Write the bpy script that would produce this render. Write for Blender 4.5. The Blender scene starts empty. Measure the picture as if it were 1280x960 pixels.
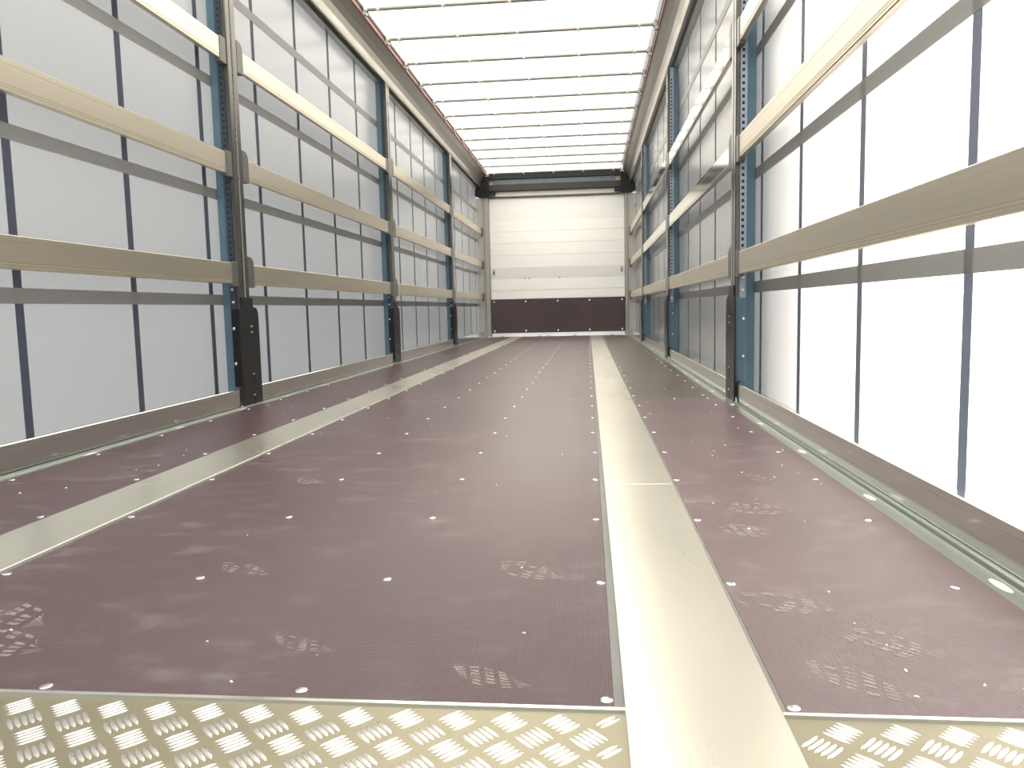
import bpy, bmesh, math, random
from mathutils import Matrix, Vector

random.seed(7)
S = bpy.context.scene
COL = S.collection
PI = math.pi

# ------------------------------------------------------------------ camera
YAW, PITCH, ROLL = 0.100645, -0.0974349, -0.0221358
CAM = Vector((0.535, 0.0, 0.47))
def cam_dir(x, y, d):
    c, s = math.cos(ROLL), math.sin(ROLL)
    x, y = c*x - s*y, s*x + c*y
    c, s = math.cos(PITCH), math.sin(PITCH)
    d, z = d*c - y*s, d*s + y*c
    c, s = math.cos(YAW), math.sin(YAW)
    return Vector((x*c - d*s, x*s + d*c, z))
cd = bpy.data.cameras.new('camera')
cd.sensor_width = 36.0
cd.lens = 36.0*959.25/1280.0
cd.clip_start = 0.02
cam = bpy.data.objects.new('camera', cd)
COL.objects.link(cam)
R, U, F = cam_dir(1, 0, 0), cam_dir(0, 1, 0), cam_dir(0, 0, 1)
m = Matrix.Identity(4)
for i in range(3):
    m[i][0], m[i][1], m[i][2], m[i][3] = R[i], U[i], -F[i], CAM[i]
cam.matrix_world = m
S.camera = cam

# ------------------------------------------------------------------ light
W = bpy.data.worlds.new('sky')
S.world = W
W.use_nodes = True
bg = W.node_tree.nodes['Background']
bg.inputs['Color'].default_value = (0.90, 0.96, 1.0, 1)
bg.inputs['Strength'].default_value = 1.3
sd = bpy.data.lights.new('sun', 'SUN')
sd.energy = 36.0
sd.angle = 0.30
sd.color = (1.0, 0.95, 0.86)
sun = bpy.data.objects.new('sun', sd)
COL.objects.link(sun)
SUN_DIR = Vector((-0.88, -0.10, -0.39))          # the way the light travels
sun.rotation_euler = SUN_DIR.to_track_quat('-Z', 'Y').to_euler()
sun.location = (6, -3, 8)

vs = S.view_settings
vs.view_transform = 'Standard'
vs.look = 'None'
vs.exposure = 0.0
vs.gamma = 1.0
vs.use_curve_mapping = False

# ------------------------------------------------------------------ materials
def new_mat(name):
    mt = bpy.data.materials.new(name)
    mt.use_nodes = True
    nt = mt.node_tree
    return mt, nt, nt.nodes, nt.links, nt.nodes['Principled BSDF']

def obj_coord(N, L, scale):
    tc = N.new('ShaderNodeTexCoord')
    mp = N.new('ShaderNodeMapping')
    mp.inputs['Scale'].default_value = scale
    L.new(tc.outputs['Object'], mp.inputs['Vector'])
    return mp.outputs['Vector']

def noise(N, L, vec, scale, detail=3.0, rough=0.5):
    n = N.new('ShaderNodeTexNoise')
    n.inputs['Scale'].default_value = scale
    n.inputs['Detail'].default_value = detail
    n.inputs['Roughness'].default_value = rough
    L.new(vec, n.inputs['Vector'])
    return n.outputs['Fac']

def ramp(N, L, fac, stops):
    r = N.new('ShaderNodeValToRGB')
    e = r.color_ramp.elements
    while len(e) < len(stops):
        e.new(0.5)
    for i, (p, c) in enumerate(stops):
        e[i].position = p
        e[i].color = c if len(c) == 4 else (*c, 1)
    L.new(fac, r.inputs['Fac'])
    return r.outputs['Color']

def rng(N, L, fac, a, b, c, d):
    r = N.new('ShaderNodeMapRange')
    for k, v in zip(('From Min', 'From Max', 'To Min', 'To Max'), (a, b, c, d)):
        r.inputs[k].default_value = v
    L.new(fac, r.inputs['Value'])
    return r.outputs['Result']

def math_node(N, L, op, a, b=None):
    n = N.new('ShaderNodeMath')
    n.operation = op
    for i, v in enumerate((a, b)):
        if v is None:
            continue
        if isinstance(v, (int, float)):
            n.inputs[i].default_value = v
        else:
            L.new(v, n.inputs[i])
    return n.outputs[0]

def bump(N, L, h, P, strength, dist):
    b = N.new('ShaderNodeBump')
    b.inputs['Strength'].default_value = strength
    b.inputs['Distance'].default_value = dist
    L.new(h, b.inputs['Height'])
    L.new(b.outputs['Normal'], P.inputs['Normal'])

def metal(name, col, rough, var=0.08, stretch=(30, 1.2, 30), metallic=1.0, bmp=0.0):
    """brushed or extruded metal: fine streaks along the length"""
    mt, nt, N, L, P = new_mat(name)
    v = obj_coord(N, L, stretch)
    f = noise(N, L, v, 2.0, 1.0)
    lo = tuple(c*(1-var) for c in col)
    hi = tuple(min(1, c*(1+var)) for c in col)
    L.new(ramp(N, L, f, [(0.3, lo), (0.7, hi)]), P.inputs['Base Color'])
    L.new(rng(N, L, f, 0.3, 0.7, rough*0.97, rough*1.03), P.inputs['Roughness'])
    P.inputs['Metallic'].default_value = metallic
    if bmp:
        bump(N, L, f, P, bmp, 0.001)
    return mt

def paint(name, col, rough=0.45, var=0.1, scale=8.0, spec=0.5):
    mt, nt, N, L, P = new_mat(name)
    f = noise(N, L, obj_coord(N, L, (1, 1, 1)), scale, 3.0)
    L.new(ramp(N, L, f, [(0.3, tuple(c*(1-var) for c in col)), (0.7, tuple(min(1, c*(1+var)) for c in col))]), P.inputs['Base Color'])
    P.inputs['Roughness'].default_value = rough
    P.inputs['Specular IOR Level'].default_value = spec
    return mt

def tarpaulin(name, diff, trans, fac, rough, coat=1.0):
    """PVC coated cloth: lets light through diffusely, glossy film on top"""
    mt, nt, N, L, P = new_mat(name)
    N.remove(P)
    out = N['Material Output']
    d = N.new('ShaderNodeBsdfDiffuse'); d.inputs['Color'].default_value = (*diff, 1)
    t = N.new('ShaderNodeBsdfTranslucent'); t.inputs['Color'].default_value = (*trans, 1)
    mx = N.new('ShaderNodeMixShader'); mx.inputs[0].default_value = fac
    L.new(d.outputs[0], mx.inputs[1]); L.new(t.outputs[0], mx.inputs[2])
    g = N.new('ShaderNodeBsdfGlossy'); g.inputs['Roughness'].default_value = rough
    v = obj_coord(N, L, (1, 5, 0.6))
    b = N.new('ShaderNodeBump'); b.inputs['Strength'].default_value = 0.25; b.inputs['Distance'].default_value = 0.004
    L.new(noise(N, L, v, 3.0, 2.0), b.inputs['Height'])
    L.new(b.outputs[0], g.inputs['Normal'])
    ge = N.new('ShaderNodeNewGeometry')
    dt = N.new('ShaderNodeVectorMath'); dt.operation = 'DOT_PRODUCT'
    L.new(ge.outputs['Incoming'], dt.inputs[0]); L.new(ge.outputs['Normal'], dt.inputs[1])
    graze = math_node(N, L, 'SUBTRACT', 1.0, math_node(N, L, 'ABSOLUTE', dt.outputs['Value']))
    fm = math_node(N, L, 'ADD', math_node(N, L, 'MULTIPLY', math_node(N, L, 'POWER', graze, 5.0), 0.96*coat), 0.035*coat)
    m2 = N.new('ShaderNodeMixShader')
    L.new(fm, m2.inputs[0]); L.new(mx.outputs[0], m2.inputs[1]); L.new(g.outputs[0], m2.inputs[2])
    L.new(m2.outputs[0], out.inputs['Surface'])
    return mt

def film_board(name, col, dust, mesh=True, rough=0.34):
    """phenolic film faced plywood with a pressed wire-mesh pattern and dusty scuffs"""
    mt, nt, N, L, P = new_mat(name)
    v = obj_coord(N, L, (1, 1, 1))
    big = noise(N, L, v, 1.7, 4.0, 0.6)
    scuff = noise(N, L, obj_coord(N, L, (2.6, 5.0, 1)), 3.4, 6.0, 0.65)
    sc = rng(N, L, scuff, 0.52, 0.74, 0.0, 1.0)
    bg_ = rng(N, L, big, 0.42, 0.72, 0.15, 1.0)
    msk = math_node(N, L, 'MULTIPLY', math_node(N, L, 'MULTIPLY', sc, bg_), 0.55)
    base = ramp(N, L, big, [(0.3, tuple(c*0.9 for c in col)), (0.7, tuple(c*1.1 for c in col))])
    mx = N.new('ShaderNodeMix'); mx.data_type = 'RGBA'
    L.new(msk, mx.inputs[0]); L.new(base, mx.inputs[6]); mx.inputs[7].default_value = (*dust, 1)
    L.new(mx.outputs[2], P.inputs['Base Color'])
    L.new(rng(N, L, msk, 0, 0.6, rough, rough+0.2), P.inputs['Roughness'])
    P.inputs['Specular IOR Level'].default_value = 0.65
    if mesh:
        sp = N.new('ShaderNodeSeparateXYZ'); L.new(v, sp.inputs[0])
        k = 2*PI/0.0065
        a = math_node(N, L, 'SINE', math_node(N, L, 'MULTIPLY', math_node(N, L, 'ADD', sp.outputs[0], sp.outputs[1]), k))
        b = math_node(N, L, 'SINE', math_node(N, L, 'MULTIPLY', math_node(N, L, 'SUBTRACT', sp.outputs[0], sp.outputs[1]), k))
        h = math_node(N, L, 'MULTIPLY', a, b)
        # the pattern is finer than the eye resolves further in
        h = math_node(N, L, 'MULTIPLY', h, rng(N, L, sp.outputs[1], 1.0, 2.6, 1.0, 0.0))
        bump(N, L, h, P, 0.6, 0.0006)
    return mt

M = {
 'curtain': tarpaulin('curtain_cloth', (0.31, 0.31, 0.315), (0.455, 0.455, 0.46), 0.62, 0.22, 1.0),
 'roof': tarpaulin('roof_cloth', (0.74, 0.74, 0.72), (0.94, 0.91, 0.85), 0.68, 0.35),
 'webbing': tarpaulin('dark_webbing', (0.085, 0.095, 0.125), (0.42, 0.45, 0.51), 0.50, 0.45, 0.4),
 'band': tarpaulin('grey_welded_band', (0.30, 0.30, 0.295), (0.50, 0.50, 0.49), 0.42, 0.35, 0.7),
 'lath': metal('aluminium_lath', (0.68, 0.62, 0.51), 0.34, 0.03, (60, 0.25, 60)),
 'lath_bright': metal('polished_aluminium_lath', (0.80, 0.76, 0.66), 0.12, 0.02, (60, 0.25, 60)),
 'base_lath': metal('aluminium_base_lath', (0.63, 0.64, 0.60), 0.15, 0.02, (60, 0.2, 60), 0.95),
 'rail': metal('roof_rail_aluminium', (0.50, 0.48, 0.44), 0.36, 0.02, (60, 0.2, 60)),
 'galv': metal('galvanised_strip', (0.76, 0.735, 0.64), 0.28, 0.03, (3, 0.8, 3), 0.85),
 'galv_dark': metal('galvanised_channel', (0.42, 0.46, 0.43), 0.33, 0.03, (40, 0.3, 40)),
 'checker': metal('aluminium_checker', (0.31, 0.285, 0.205), 0.46, 0.03, (6, 6, 6), 0.8),
 'tread': metal('aluminium_tread', (0.93, 0.93, 0.91), 0.20, 0.03, (6, 6, 6)),
 'screw': metal('screw_metal', (0.93, 0.92, 0.90), 0.22, 0.04, (20, 20, 20)),
 'board': film_board('brown_film_board', (0.085, 0.047, 0.054), (0.36, 0.36, 0.33)),
 'board_lit': film_board('lit_brown_film_board', (0.150, 0.098, 0.104), (0.42, 0.36, 0.33)),  # right lane: its brighter light is put into the base colour
 'board_olive': film_board('olive_brown_film_board', (0.105, 0.082, 0.066), (0.34, 0.30, 0.26)),
 'kick': film_board('dark_kick_board', (0.060, 0.036, 0.042), (0.12, 0.09, 0.09), False, 0.5),
 'sealant': paint('grey_sealant', (0.20, 0.20, 0.185), 0.6),
 'subfloor': paint('subfloor_paint', (0.05, 0.05, 0.05), 0.8),
 'post_blue': paint('steel_blue_paint', (0.080, 0.145, 0.195), 0.35, 0.08),
 'lip_dark': paint('dark_blue_steel', (0.028, 0.045, 0.065), 0.4),
 'lip_light': paint('pale_blue_zinc', (0.30, 0.36, 0.44), 0.4),
 'flange': metal('dark_glossy_steel', (0.13, 0.125, 0.115), 0.22, 0.02, (4, 4, 1), 0.8),
 'black': paint('black_paint', (0.012, 0.012, 0.014), 0.32, 0.1, 8, 0.3),
 'pocket': paint('grey_lath_pocket', (0.085, 0.082, 0.078), 0.35),
 'hole': paint('hole_shade', (0.012, 0.012, 0.014), 0.8),
 'bow': metal('bow_tube_steel', (0.50, 0.49, 0.48), 0.4, 0.06, (1.2, 30, 30)),
 'clip': paint('white_plastic', (0.80, 0.80, 0.78), 0.35),
 'red': paint('red_brown_strap', (0.34, 0.17, 0.15), 0.6),
 'dark_gap': paint('gap_shade', (0.03, 0.022, 0.02), 0.6),
 'bulk': metal('bulkhead_board', (0.93, 0.92, 0.90), 0.40, 0.015, (1.0, 20, 20), 0.45),
 'skirt': metal('bright_skirting', (0.92, 0.93, 0.93), 0.3, 0.03, (2, 20, 20), 0.6),
 'post_grey': metal('corner_post_aluminium', (0.44, 0.42, 0.385), 0.4, 0.03, (20, 20, 1)),
 'white_strip': metal('cream_strip', (0.80, 0.77, 0.72), 0.4, 0.03, (1, 20, 20), 0.4),
 'head_blue': paint('blue_grey_steel', (0.10, 0.13, 0.165), 0.3),
 'head_dark': paint('dark_brown_steel', (0.028, 0.022, 0.022), 0.45),
 'dust': paint('pale_dust', (0.36, 0.31, 0.27), 0.8, 0.2, 120),
 'chip': paint('white_crumb', (0.85, 0.84, 0.80), 0.4),
 'shade_block_tone': paint('shade_block_paint', (0.72, 0.71, 0.69), 0.9, 0.08, 2.0),  # only for the unseen block added for shade
 'ground': paint('pale_concrete', (0.66, 0.65, 0.62), 0.9, 0.12, 1.5),
}

# ------------------------------------------------------------------ mesh helpers
class MB:
    def __init__(self):
        self.v, self.f = [], []
    def quad(self, *p):
        n = len(self.v); self.v += p; self.f.append(tuple(range(n, n+len(p)))); return self
    def box(self, x0, x1, y0, y1, z0, z1):
        if x0 > x1: x0, x1 = x1, x0
        n = len(self.v)
        self.v += [(x, y, z) for x in (x0, x1) for y in (y0, y1) for z in (z0, z1)]
        self.f += [tuple(n+i for i in q) for q in ((0,1,3,2),(4,6,7,5),(0,4,5,1),(2,3,7,6),(0,2,6,4),(1,5,7,3))]
        return self
    def prism(self, poly, a, b, axis):
        """poly: outline in the other two axes; extruded from a to b along axis"""
        n, k = len(self.v), len(poly)
        for t in (a, b):
            for p, q in poly:
                self.v.append({'x': (t, p, q), 'y': (p, t, q), 'z': (p, q, t)}[axis])
        for i in range(k):
            j = (i+1) % k
            self.f.append((n+i, n+j, n+k+j, n+k+i))
        self.f.append(tuple(n+i for i in range(k)))
        self.f.append(tuple(n+k+i for i in reversed(range(k))))
        return self
    def disc(self, cx, cy, cz, r, h, axis='z', seg=10, r2=None):
        """a low domed head"""
        n = len(self.v)
        r2 = r*0.6 if r2 is None else r2
        for rr, t in ((r, 0.0), (r, h*0.5), (r2, h)):
            for i in range(seg):
                a = 2*PI*i/seg
                p, q = rr*math.cos(a), rr*math.sin(a)
                self.v.append({'z': (cx+p, cy+q, cz+t), 'x': (cx+t, cy+p, cz+q), 'y': (cx+p, cy+t, cz+q)}[axis])
        for s in range(2):
            for i in range(seg):
                j = (i+1) % seg
                self.f.append((n+s*seg+i, n+s*seg+j, n+(s+1)*seg+j, n+(s+1)*seg+i))
        self.f.append(tuple(n+2*seg+i for i in range(seg)))
        return self
    def mesh(self, name, mat, smooth=False):
        me = bpy.data.meshes.new(name)
        me.from_pydata([tuple(p) for p in self.v], [], self.f)
        bm = bmesh.new(); bm.from_mesh(me)
        bmesh.ops.recalc_face_normals(bm, faces=bm.faces)
        bm.to_mesh(me); bm.free()
        if smooth:
            for p in me.polygons: p.use_smooth = True
        me.materials.append(mat)
        return me
    def build(self, name, mat, parent=None, loc=None, smooth=False, kind=None):
        return link(name, self.mesh(name, mat, smooth), parent, loc, kind)

def link(name, me, parent=None, loc=None, kind=None):
    o = bpy.data.objects.new(name, me)
    COL.objects.link(o)
    if parent: o.parent = parent
    if loc: o.location = loc
    if kind: o['kind'] = kind
    return o

def bevel(o, w=0.002, seg=2):
    b = o.modifiers.new('bevel', 'BEVEL'); b.width = w; b.segments = seg; b.limit_method = 'ANGLE'
    return o

def empty(name, loc):
    o = bpy.data.objects.new(name, None); COL.objects.link(o); o.location = loc
    return o

def tag(o, label=None, cat=None, group=None, kind=None):
    if label: o['label'] = label
    if cat: o['category'] = cat
    if group: o['group'] = group
    if kind: o['kind'] = kind
    return o

def copy_tree(o, parent=None):
    c = o.copy(); COL.objects.link(c)
    if parent: c.parent = parent
    for ch in list(o.children): copy_tree(ch, c)
    return c

ORD = ['first', 'second', 'third', 'fourth', 'fifth', 'sixth', 'seventh', 'eighth', 'ninth', 'tenth', 'eleventh', 'twelfth', 'thirteenth']
SIDE = {-1: 'left', 1: 'right'}

# ------------------------------------------------------------------ dimensions (trailer axes: x across, y inwards, z up)
Y0, Y1 = 0.60, 13.20           # open rear, front bulkhead
IN = 1.240                     # inner face of laths and pillars
CURT = 1.335                   # curtain plane
YB = 0.868                     # end of the brown boards
PIL = [3.80, 6.92, 10.10]      # rear faces of the pillars
ROOFZ = 2.775

# ------------------------------------------------------------------ outside ground
g = MB().box(-30, 30, -14, 34, -1.35, -1.25).build('ground', M['ground'], kind='structure')

# unseen block added along the right side; its corner shades the further curtain bays
MB().box(4.2, 9.0, 3.50, 26.0, -1.25, 4.10).build('added_shade_block', M['shade_block_tone'], kind='structure')

# ------------------------------------------------------------------ floor
floor = MB().box(-1.184, 1.184, Y0, Y1, -0.05, -0.012).build('floor', M['subfloor'], kind='structure')
lanes = {'left': (-1.184, -0.758), 'mid': (-0.560, 0.560), 'right': (0.758, 1.184)}
ends = {'left': [YB, 2.034, 3.95, 7.30, 10.6, 12.98], 'mid': [YB, 2.034, 3.99, 7.30, 10.6, 12.98], 'right': [YB, 2.034, 3.94, 7.25, 10.6, 12.98]}
screw_me = MB().disc(0, 0, 0, 0.0085, 0.0016).mesh('screw', M['screw'], True)
cols = {'left': (-1.162, -0.778), 'mid': (-0.548, -0.165, 0.175, 0.549), 'right': (0.770, 1.131)}
boards = {}
for ln, (xa, xb) in lanes.items():
    e = ends[ln]
    for i in range(len(e)-1):
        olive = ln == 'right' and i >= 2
        b = MB().box(xa, xb, e[i]+0.0008, e[i+1]-0.0008, -0.0118, 0.0).build('floor_board', M['board_olive' if olive else 'board_lit' if ln == 'right' else 'board'], floor)
        bevel(b, 0.0008, 1)
        if olive: b['label'] = 'olive brown floor board'
        boards[ln, i] = b
        rows = [0.886 + 0.397*k for k in range(31)]
        for y in rows:
            if e[i]+0.01 < y < e[i+1]-0.01:
                for x in cols[ln]:
                    j = random.uniform(-0.004, 0.004)
                    s = link('screw', screw_me, b, (x + j, y + random.uniform(-0.006, 0.006), 0.0))
                    s.rotation_euler = (random.uniform(-0.05, 0.05), random.uniform(-0.05, 0.05), 0)
for x in (0.965, 1.13):        # extra pair at the seam of the right lane
    link('screw', screw_me, boards['right', 1], (x, 3.925, 0.0))
# aluminium edge trim and the grey sealant beside the steel strips
for xa, xb in ((-1.184, -0.758), (-0.560, 0.572), (0.752, 1.184)):
    MB().box(xa, xb, YB-0.006, YB+0.0005, -0.0118, 0.0012).build('edge_strip', M['tread'], floor)
for x0, x1 in ((-0.758, -0.752), (-0.572, -0.560), (0.560, 0.572), (0.752, 0.758)):
    MB().box(x0, x1, YB, 12.98, -0.0118, -0.0006).build('sealant_joint', M['sealant'], floor)
# two galvanised strips, in lengths
for s in (-1, 1):
    ys = [Y0, 2.02, 4.9, 8.4, 13.10]
    for i in range(4):
        a = MB().box(s*0.572, s*0.752, ys[i]+0.0006, ys[i+1]-0.0006, -0.0118, 0.0015).build('steel_strip', M['galv'], floor)
        bevel(a, 0.001, 1)
        if i == 0: a['label'] = 'cream grey galvanised strip let into the boards'
# front floor plate
MB().box(-1.12, 1.12, 12.985, 13.19, -0.0118, 0.001).build('front_plate', M['skirt'], floor)
for x in (-0.93, -0.30, -0.14, 0.30, 0.93):
    MB().box(x-0.03, x+0.03, 13.03, 13.12, 0.001, 0.006).build('lashing_ring', M['flange'], floor)

# chequer plate: flat plate and five-bar relief
def treads(x0, x1, y0, y1, ax, ay, swap):
    mb = MB()
    P = 0.0605
    def bar(cx, cy, ang):
        c, s = math.cos(ang), math.sin(ang)
        Lh, Wh, H = 0.0165, 0.0029, 0.0016
        pts = []
        for u, w in ((-1, 0), (-0.6, -0.85), (0, -1), (0.6, -0.85), (1, 0), (0.6, 0.85), (0, 1), (-0.6, 0.85)):
            pts.append((cx + c*u*Lh - s*w*Wh, cy + s*u*Lh + c*w*Wh, -0.002))
        top = []
        for u in (-0.62, 0.0, 0.62):
            top.append((cx + c*u*Lh, cy + s*u*Lh, -0.002 + (H if u == 0 else H*0.9)))
        n = len(mb.v)
        mb.v += pts + top
        for a in ((0,1,8),(1,2,9,8),(2,3,10,9),(3,4,10),(4,5,10),(5,6,9,10),(6,7,8,9),(7,0,8)):
            mb.f.append(tuple(n+i for i in a))
    for i in range(-40, 41):
        for j in range(-8, 8):
            for k in (0, 1):
                gx = ax + P*i + (P/2 if k else 0)
                gy = ay + P*j - (P/2 if k else 0)
                if not (x0-0.012 < gx < x1+0.012 and y0-0.012 < gy < y1+0.012): continue
                ang = (PI/4 if k == 0 else -PI/4) * (-1 if swap else 1)
                for q in range(-2, 3):
                    px, py = gx - math.sin(ang)*0.0072*q, gy + math.cos(ang)*0.0072*q
                    if x0+0.014 < px < x1-0.014 and y0+0.014 < py < y1-0.013:
                        bar(px, py, ang)
    return mb
for x0, x1, ax, swap in ((-1.22, -0.752, -0.80, False), (-0.572, 0.572, -0.166, False), (0.752, 1.22, 0.808, True)):
    p = MB().box(x0, x1, Y0, YB-0.006, -0.0118, -0.002).build('checker_plate', M['checker'], floor)
    p['label'] = 'bright chequered aluminium plate'
    t = treads(x0, x1, Y0, YB-0.006, ax, 0.8345, swap).build('tread_bars', M['tread'], p, smooth=True)
    t['kind'] = 'stuff'

# dusty shoe prints, thin films of dust in the shape of a sole
def sole(name, parent, loc, ang, ln=0.15, wd=0.085, bars=6, pat=0):
    mb = MB()
    for i in range(bars):
        t0 = -ln/2 + ln*i/bars
        t1 = t0 + ln/bars*0.62
        def half(t):
            u = 2*t/ln
            return wd/2*math.sqrt(max(0.02, 1-u*u))*(1.0 if u > -0.2 else 0.92)
        segs = 6
        for k in range(segs):
            a, b = -1 + 2*k/segs + 0.06, -1 + 2*(k+1)/segs - 0.06
            if random.random() < 0.22: continue
            sh = (abs if pat == 0 else (lambda q: q))
            mb.quad((a*half(t0), t0 + 0.012*sh(a), 0), (b*half(t0), t0 + 0.012*sh(b), 0),
                    (b*half(t1), t1 + 0.012*sh(b), 0), (a*half(t1), t1 + 0.012*sh(a), 0))
    o = mb.build(name, M['dust_print'], parent, loc)
    o.rotation_euler = (0, 0, ang)
    return o
def dust_print():
    mt, nt, N, L, P = new_mat('dust_film')
    P.inputs['Base Color'].default_value = (0.48, 0.42, 0.36, 1)
    P.inputs['Roughness'].default_value = 0.9
    f = noise(N, L, obj_coord(N, L, (1, 1, 1)), 28.0, 2.0, 0.5)
    L.new(rng(N, L, f, 0.36, 0.70, 0.25, 0.62), P.inputs['Alpha'])
    return mt
M['dust_print'] = dust_print()
for x, y, a, w, l, n, pt in [(0.925, 1.775, 1.20, 0.105, 0.145, 6, 0), (0.855, 1.600, 1.45, 0.095, 0.115, 5, 1), (0.985, 2.10, 0.5, 0.060, 0.17, 6, 0),
                             (0.945, 1.055, 0.85, 0.075, 0.12, 5, 0), (0.862, 0.952, 0.95, 0.060, 0.14, 6, 1), (0.84, 1.20, 1.2, 0.08, 0.15, 5, 0)]:
    sole('shoe_print', boards['right', 0 if y < 2.0 else 1], (x, y, 0.0005), a, l, w, n, pt)
for x, y, a, l, w in ((-0.11, 1.33, 1.2, 0.12, 0.05), (0.42, 1.34, 1.1, 0.13, 0.08), (0.12, 1.02, 1.3, 0.10, 0.04), (-0.40, 1.10, 1.3, 0.17, 0.10), (-0.33, 1.00, 1.4, 0.15, 0.09), (0.40, 0.935, 1.3, 0.10, 0.05), (-0.25, 2.05, 1.2, 0.10, 0.06)):
    sole('shoe_print', boards['mid', 0 if y < 2.03 else 1], (x, y, 0.0005), a, l, w, 5, 1)

# crumbs of white packing and filings lying about
cr = MB()
for k in range(95):
    y = 0.9 + 4.2*random.random()**1.7
    x = random.choice((random.uniform(-0.54, 0.54), random.uniform(0.78, 1.16), random.uniform(0.78, 1.16), random.uniform(-1.16, -0.78)))
    r = random.uniform(0.0012, 0.0035)
    a = random.uniform(0, PI)
    n = len(cr.v)
    cr.v += [(x + r*c*math.cos(a) - r*0.5*s*math.sin(a), y + r*c*math.sin(a) + r*0.5*s*math.cos(a), 0.0003) for c, s in ((-1, -1), (1, -1), (1.4, 0), (1, 1), (-1, 1))]
    cr.v.append((x, y, 0.0003 + r*0.8))
    cr.f += [(n+i, n+(i+1) % 5, n+5) for i in range(5)] + [tuple(n+i for i in range(5))]
tag(cr.build('white_crumbs', M['chip']), 'tiny white crumbs and filings scattered over the brown floor boards', 'debris', kind='stuff')

# ------------------------------------------------------------------ side channels with lashing slots
def slotted_strip(s, x0, x1, z, ys):
    mb = MB()
    hl, hw, xc = 0.036, 0.0105, (x0+x1)/2 + 0.003
    prev = Y0
    ring = []
    for t in range(16):
        side, q = divmod(t, 4)
        u = q/4
        ring.append(((-1+2*u, -1), (1, -1+2*u), (1-2*u, 1), (-1, 1-2*u))[side])
    for yc in ys:
        a, b = yc-0.05, yc+0.05
        mb.quad((s*x0, prev, z), (s*x1, prev, z), (s*x1, a, z), (s*x0, a, z))
        n = len(mb.v)
        for u, w in ring:
            mb.v.append((s*((x0+x1)/2 + u*(x1-x0)/2), yc + w*0.05, z))
        for u, w in ring:
            an = math.atan2(w, u)
            mb.v.append((s*(xc + hw*math.cos(an)), yc + hl*math.sin(an), z))
        for u, w in ring:
            an = math.atan2(w, u)
            mb.v.append((s*(xc + hw*math.cos(an)), yc + hl*math.sin(an), z-0.004))
        for t in range(16):
            q = (t+1) % 16
            mb.f.append((n+t, n+q, n+16+q, n+16+t))
            mb.f.append((n+16+t, n+16+q, n+32+q, n+32+t))
        prev = b
    mb.quad((s*x0, prev, z), (s*x1, prev, z), (s*x1, Y1, z), (s*x0, Y1, z))
    return mb
SLOTS = [1.305 + 0.597*k for k in range(-1, 20)]
for n, s in ((1, -1), (2, 1)):
    tr = slotted_strip(s, 1.186, 1.226, -0.003, SLOTS).build('trim_%d' % n, M['galv_dark'], kind='structure')
    fill_outline = [(0.0100*math.cos(2*PI*i/14), 0.035*math.sin(2*PI*i/14)) for i in range(14)]
    fill_me = MB().prism(fill_outline, -0.007, -0.0035, 'z').mesh('slot_bright_fill', M['clip'])  # white fills added to brighten the lashing slots
    for yc in SLOTS:
        if 1.0 < yc < 12.9:
            link('slot_bright_fill', fill_me, tr, (s*1.209, yc, 0))
    lip = MB()
    lip.prism([(s*1.226, -0.003), (s*1.229, 0.003), (s*1.232, 0.003), (s*1.234, -0.008), (s*1.240, -0.008), (s*1.240, -0.011), (s*1.226, -0.011)], Y0, Y1, 'y')
    lip.build('channel_lip', M['galv_dark'], tr)

# ------------------------------------------------------------------ curtains
BANDZ = [0.549, 1.080, 1.637, 2.143]
for s in (-1, 1):
    mb = MB()
    ny, nz = 40, 4
    w = mb
    w.quad((s*CURT, Y0, -0.05), (s*CURT, Y1, -0.05), (s*CURT, Y1, 2.62), (s*CURT, Y0, 2.62))
    wall = w.build('wall_%s' % SIDE[s], M['curtain'], kind='structure')
    for k in range(-2, 17):
        y = 2.375 + 0.655*k
        if y < 13.1:
            hw = 0.019 if k % 5 else 0.019
            MB().box(s*(CURT-0.0015), s*(CURT-0.0003), y-hw, y+hw, -0.05, 2.62).build('vertical_webbing', M['webbing'], wall)
    for z in BANDZ:
        MB().box(s*(CURT-0.0032), s*(CURT-0.0017), Y0, Y1, z-0.026, z+0.026).build('horizontal_band', M['band'], wall)

# ------------------------------------------------------------------ roof
ceil = MB().quad((-1.15, Y0, ROOFZ), (1.15, Y0, ROOFZ), (1.15, Y1+0.02, ROOFZ), (-1.15, Y1+0.02, ROOFZ)).build('ceiling', M['roof'], kind='structure')
for n, s in ((3, -1), (4, 1)):
    prof = [(1.345, 2.50), (1.290, 2.50), (1.285, 2.545), (1.262, 2.545), (1.258, 2.515), (1.243, 2.515), (1.238, 2.535), (1.232, 2.575),
            (1.215, 2.62), (1.185, 2.66), (1.150, 2.688), (1.138, 2.695), (1.138, 2.80), (1.345, 2.82)]
    tr = MB().prism([(s*x, z) for x, z in prof], Y0, 13.03, 'y').build('trim_%d' % n, M['rail'], kind='structure')
    MB().box(s*1.1375, s*1.124, Y0, 13.03, 2.698, 2.726).build('red_tension_strap', M['red'], tr)
    MB().box(s*1.1375, s*1.126, Y0, 13.03, 2.740, 2.768).build('gap_shade_strip', M['dark_gap'], tr)  # dark strip paints the shade of the gap below the roof cloth

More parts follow.
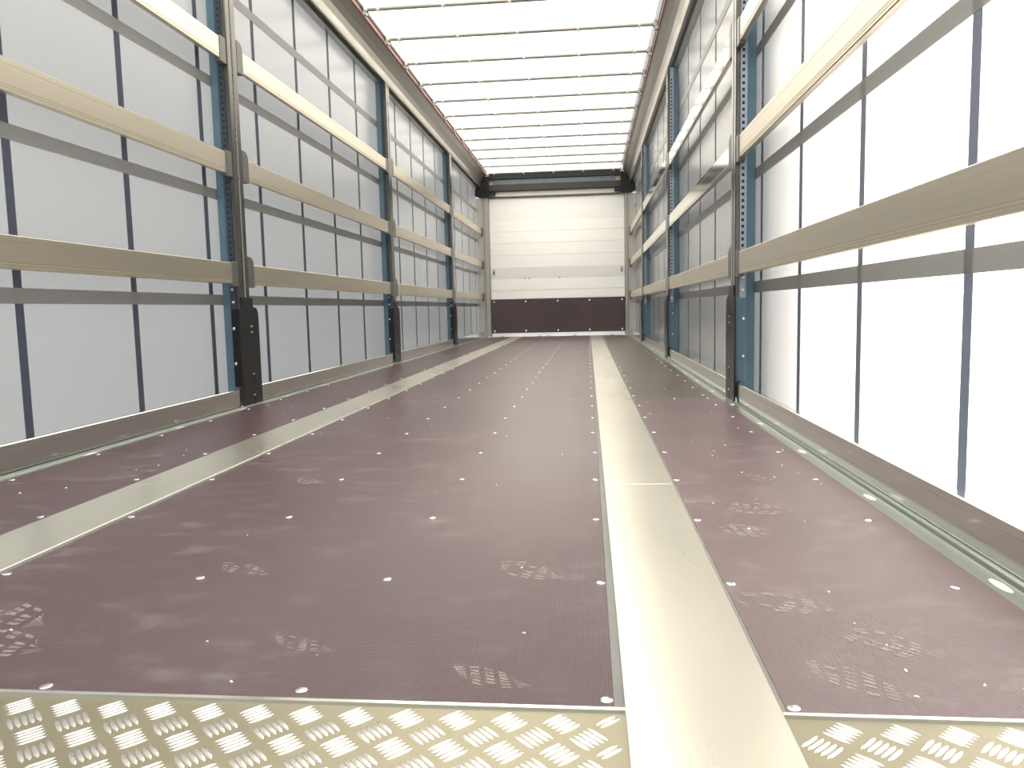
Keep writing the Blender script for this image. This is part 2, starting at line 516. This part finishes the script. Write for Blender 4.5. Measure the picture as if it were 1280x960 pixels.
def make_bow():
    t = empty('roof_bow', (0, 0, 0))
    seg = 12
    ring = [(0.021*math.cos(2*PI*i/seg), 2.738 + 0.019*math.sin(2*PI*i/seg)) for i in range(seg)]
    MB().prism(ring, -1.105, 1.105, 'x').build('tube', M['bow'], t, smooth=False)
    clip_ring = [(0.0265*math.cos(2*PI*i/seg), 2.738 + 0.0245*math.sin(2*PI*i/seg)) for i in range(seg)]
    cm = MB().prism(clip_ring, -0.011, 0.011, 'x').box(-0.006, 0.006, -0.010, 0.010, 2.706, 2.722).mesh('clip', M['clip'])
    for x in (-1.005, -0.51, -0.015, 0.48, 0.975):
        link('clip', cm, t, (x, 0, 0))
    for s in (-1, 1):
        mb = MB()
        mb.box(s*1.085, s*1.117, -0.028, 0.028, 2.715, 2.760)
        mb.prism([(-0.020, 2.690), (0.020, 2.690), (0.026, 2.715), (-0.026, 2.715)], s*1.095, s*1.127, 'x')
        bevel(mb.build('end_carriage', M['bow'], t), 0.003)
    return t
bow0 = make_bow()
BOWY = [5.885 + 0.652*k for k in range(12)]
for i, y in enumerate(BOWY):
    b = bow0 if i == 0 else copy_tree(bow0)
    b.location = (0, y, 0)
    if i < 11:
        lab = 'grey steel roof bow with white clips under the translucent roof, %s from the camera end' % ORD[i]
    else:
        lab = 'grey steel roof bow with white clips, the one closest to the front header'
    tag(b, lab, 'roof bow', 'roof bows under the translucent roof')

# ------------------------------------------------------------------ laths (loose aluminium boards in the pockets)
def lath_mesh(h, ln, mat, name):
    """hollow extrusion seen from its inner face: chamfered edges, two fine grooves near the lower edge"""
    t = 0.025
    pr = [(0.003, 0), (t-0.002, 0), (t, 0.002), (t, h-0.002), (t-0.002, h), (0.003, h), (0, h-0.003),
          (0, h*0.80), (0.0012, h*0.795), (0.0012, h*0.785), (0, h*0.78),
          (0, h*0.20), (0.0016, h*0.19), (0.0016, h*0.165), (0, h*0.155), (0, h*0.12), (0.0016, h*0.11), (0.0016, h*0.09), (0, h*0.08), (0, 0.003)]
    return MB().prism(pr, 0, ln, 'y').mesh(name, mat)
BAYS = [(Y0+0.02, PIL[0]-0.072), (PIL[0]+0.182, PIL[1]-0.072), (PIL[1]+0.182, PIL[2]-0.072), (PIL[2]+0.182, 13.02)]
BAYN = ['in the nearest bay', 'in the second bay', 'in the third bay', 'in the farthest bay']
LEVEL = {-1: [(0.627, 'lowest'), (1.172, 'middle'), (1.722, 'top')], 1: [(0.610, 'lowest'), (1.143, 'middle'), (1.668, 'top')]}
for s in (-1, 1):
    for bi, (a, b) in enumerate(BAYS):
        for z, lv in LEVEL[s]:
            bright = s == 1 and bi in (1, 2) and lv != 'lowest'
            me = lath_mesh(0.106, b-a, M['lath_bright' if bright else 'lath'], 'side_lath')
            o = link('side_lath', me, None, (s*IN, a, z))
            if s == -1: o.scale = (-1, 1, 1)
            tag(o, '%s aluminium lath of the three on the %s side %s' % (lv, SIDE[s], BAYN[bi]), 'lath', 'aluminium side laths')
        a2, b2 = (a if bi == 0 else PIL[bi-1]+0.192), (b if bi == 3 else PIL[bi]-0.048)
        me = lath_mesh(0.096, b2-a2, M['base_lath'], 'base_lath')
        o = link('base_lath', me, None, (s*IN, a2, -0.004))
        if s == -1: o.scale = (-1, 1, 1)
        tag(o, 'aluminium base board standing on the floor edge, %s side %s' % (SIDE[s], BAYN[bi]), 'base board', 'base boards along the floor edges')

# ------------------------------------------------------------------ curtain pillars
def make_pillar(s):
    t = empty('curtain_pillar', (s*IN, 0, 0))
    B = lambda mb, name, mat, p=t: mb.build(name, M[mat], p)
    X = lambda v: s*(v - IN)                      # local x from trailer x
    web = MB()
    web.box(X(1.262), X(1.330), 0.004, 0.085, 0.0, 2.50)
    web.box(X(1.262), X(1.330), -0.002, 0.004, 0.0, 2.50)
    bevel(B(web, 'post', 'post_blue'), 0.002)
    lip = MB().box(X(1.258), X(1.288), -0.007, -0.002, 0.10, 2.50)
    B(lip, 'rear_lip', 'lip_dark' if s < 0 else 'lip_light')
    fl = MB().prism([(X(1.258), 0.0), (X(1.240), 0.0), (X(1.236), 0.006), (X(1.236), 0.044), (X(1.241), 0.048), (X(1.241), 0.060), (X(1.236), 0.064), (X(1.236), 0.104), (X(1.240), 0.110), (X(1.258), 0.110)], 0.02, 2.50, 'z')
    B(fl, 'inner_flange', 'flange')
    # perforations: one row in the flange, one in the rear lip
    hm = MB()
    z = 0.62
    while z < 2.40:
        hm.box(X(1.2395), X(1.2425), 0.0485, 0.0595, z, z+0.015)
        hm.box(X(1.264), X(1.276), -0.0078, -0.0066, z, z+0.014)
        z += 0.030
    h = B(hm, 'perforations', 'hole'); h['kind'] = 'stuff'
    # foot plate with rounded shoulders
    out = [(-0.040, 0.0), (0.185, 0.0), (0.185, 0.455), (0.180, 0.485), (0.165, 0.505), (0.125, 0.512), (0.12, 0.56), (-0.004, 0.56), (-0.01, 0.512), (-0.030, 0.500), (-0.040, 0.470)]
    fp = MB().prism(out, X(1.2355), X(1.2275), 'x')
    foot = bevel(B(fp, 'foot_plate', 'black'), 0.0015)
    side = MB().box(X(1.236), X(1.285), -0.012, -0.008, 0.10, 0.50)
    bevel(B(side, 'foot_gusset', 'black' if s < 0 else 'post_blue'), 0.0015)
    for z in (0.405, 0.375):
        MB().box(X(1.2275), X(1.2262), 0.075, 0.105, z, z+0.010).build('slot_edge', M['screw'], foot)
    for z in (0.155, 0.045):
        MB().box(X(1.2275), X(1.2262), 0.075, 0.100, z, z+0.008).build('slot_edge', M['screw'], foot)
        MB().box(X(1.2275), X(1.2268), 0.085, 0.095, z-0.05, z-0.002).build('slot', M['hole'], foot)
    # bolts on the rear face
    for z in (0.60, 0.535, 0.40, 0.22):
        bm_ = MB(); bm_.disc(0, 0, 0, 0.008, -0.006, 'y')
        B_ = bm_.build('bolt', M['screw'], t); B_.location = (X(1.274), -0.0125 if z < 0.5 else -0.007, z)
    # lath pockets, a pair at each level
    for z, lv in LEVEL[s]:
        a = MB().box(X(1.268), X(1.237), -0.072, -0.0075, z-0.012, z+0.112)
        bevel(B(a, 'lath_pocket', 'pocket'), 0.003)
        rr = []
        for i in range(7):
            an = PI*i/12
            rr.append((0.130 + 0.052*math.sin(an), z + 0.112 + 0.036*math.cos(an)))
        pk = MB().prism([(0.111, z-0.014), (0.182, z-0.014)] + rr[::-1] + [(0.111, z+0.148)], X(1.268), X(1.236), 'x')
        bevel(B(pk, 'lath_pocket', 'pocket'), 0.003)
    return t
for s in (-1, 1):
    p0 = make_pillar(s)
    for i, y in enumerate(PIL):
        p = p0 if i == 0 else copy_tree(p0)
        p.location.y = y
        tag(p, 'blue grey perforated steel curtain pillar, %s from the camera on the %s side' % (ORD[i], SIDE[s]), 'pillar', 'curtain pillars', 'thing')

# ------------------------------------------------------------------ front bulkhead
wb = MB().box(-1.13, 1.19, Y1+0.004, Y1+0.05, 0.0, 2.70).build('wall_back', M['bulk'], kind='structure')
zs = [0.640, 0.79, 0.978, 1.178, 1.380, 1.585, 1.780, 1.972, 2.160, 2.335]
tilt = [0.002, 0.002, -0.006, 0.001, 0.001, 0.0015, 0.001, -0.003, -0.004]
for i in range(len(zs)-1):
    a, b = zs[i]+0.0008, zs[i+1]-0.0008
    d = tilt[i]
    o = MB().prism([(Y1-0.012-d, a), (Y1-0.010-d, a-0.001), (Y1+0.004, a-0.001), (Y1+0.004, b), (Y1-0.010+d, b), (Y1-0.012+d, b-0.002)], -1.125, 1.185, 'x').build('bulkhead_board', M['bulk'], wb)
kp = bevel(MB().box(-1.125, 1.185, Y1-0.022, Y1+0.004, 0.058, 0.636).build('kick_board', M['kick'], wb), 0.002)
kp['label'] = 'dark brown kick board'
ks = MB().disc(0, 0, 0, 0.016, -0.006, 'y').mesh('screw', M['screw'], True)
for x in (-1.075, -0.53, 0.02, 0.56, 1.11):
    for z in (0.592, 0.094):
        link('screw', ks, kp, (x, Y1-0.022, z))
MB().box(-1.125, 1.185, Y1-0.03, Y1+0.004, 0.001, 0.056).build('skirting_strip', M['skirt'], wb)
for x in (-1.065, 1.105):
    l = MB().box(x-0.022, x+0.022, Y1-0.024, Y1-0.010, 1.05, 1.15).build('recessed_latch', M['bow'], wb)
    MB().box(x-0.008, x+0.008, Y1-0.032, Y1-0.022, 1.075, 1.11).build('latch_tongue', M['hole'], l)
for x in (-0.54, -0.46, 0.06):
    MB().disc(x, Y1-0.014, 0.985, 0.010, -0.004, 'y').build('rivet', M['flange'], wb)

# corner posts
for s in (-1, 1):
    xo = 0.03 if s == 1 else 0.0
    x0 = 1.118 + (0.035 if s == 1 else 0)
    t = empty('corner_post', (s*1.2, Y1-0.06, 0))
    q = lambda x: s*x - s*1.2
    pr = MB().prism([(q(x0), 0.0), (q(x0), 0.07), (q(1.246), 0.07), (q(1.246), -0.02), (q(1.215), -0.02), (q(1.210), -0.008), (q(1.200), -0.008), (q(1.195), -0.02), (q(x0+0.012), -0.02)], 0.0, 2.345, 'z')
    pr.build('post', M['post_grey'], t)
    MB().box(q(1.2465), q(1.345), -0.03, 0.02, -0.03, 2.343).build('curtain_channel', M['rail'], t)
    for z, lv in LEVEL[s]:
        MB().box(q(1.228), q(1.268), -0.118, -0.032, z-0.012, z+0.118).build('lath_pocket', M['pocket'], t)
    tag(t, 'pale grey aluminium corner post at the %s edge of the front bulkhead' % SIDE[s], 'post', 'front corner posts')

# header beam with its dark gusset boxes
hd = empty('header_beam', (0, 13.12, 2.34))
hb = lambda a, b, c, d, e, f, n, mt: bevel(MB().box(a, b, c-13.12, d-13.12, e-2.34, f-2.34).build(n, M[mt], hd), 0.003)
hb(-1.10, 1.09, 13.06, 13.19, 2.636, 2.72, 'top_flange', 'black')
hb(-1.03, 1.00, 13.085, 13.19, 2.552, 2.634, 'blue_face', 'head_blue')
hb(-1.10, 1.09, 13.05, 13.19, 2.444, 2.55, 'lower_board', 'head_dark')
hb(-1.10, 1.088, 13.15, 13.19, 2.365, 2.442, 'pale_strip', 'white_strip')
hb(-1.10, 1.088, 13.13, 13.19, 2.340, 2.362, 'bottom_lip', 'flange')
tag(hd, 'dark steel header beam over the front bulkhead with a blue grey face', 'beam', kind='thing')
for s in (-1, 1):
    t = empty('corner_bracket', (s*1.19, 13.10, 2.345))
    x0 = 1.102 if s == -1 else 1.092
    q = lambda x: s*x - s*1.19
    b = MB().prism([(q(x0), 0.0), (q(1.270), 0.001), (q(1.345), 0.03), (q(1.345), 0.345), (q(x0), 0.345)], -0.06, 0.07, 'y')
    bevel(b.build('box_body', M['black'], t), 0.004)
    for z in (0.030, 0.070):
        MB().box(q(x0-0.105), q(x0), -0.04, 0.0, z, z+0.026).build('prong', M['black'], t)
    tag(t, 'black steel bracket box in the upper %s corner beside the header beam' % SIDE[s], 'bracket', 'black corner brackets')

S.cycles.use_denoising = True
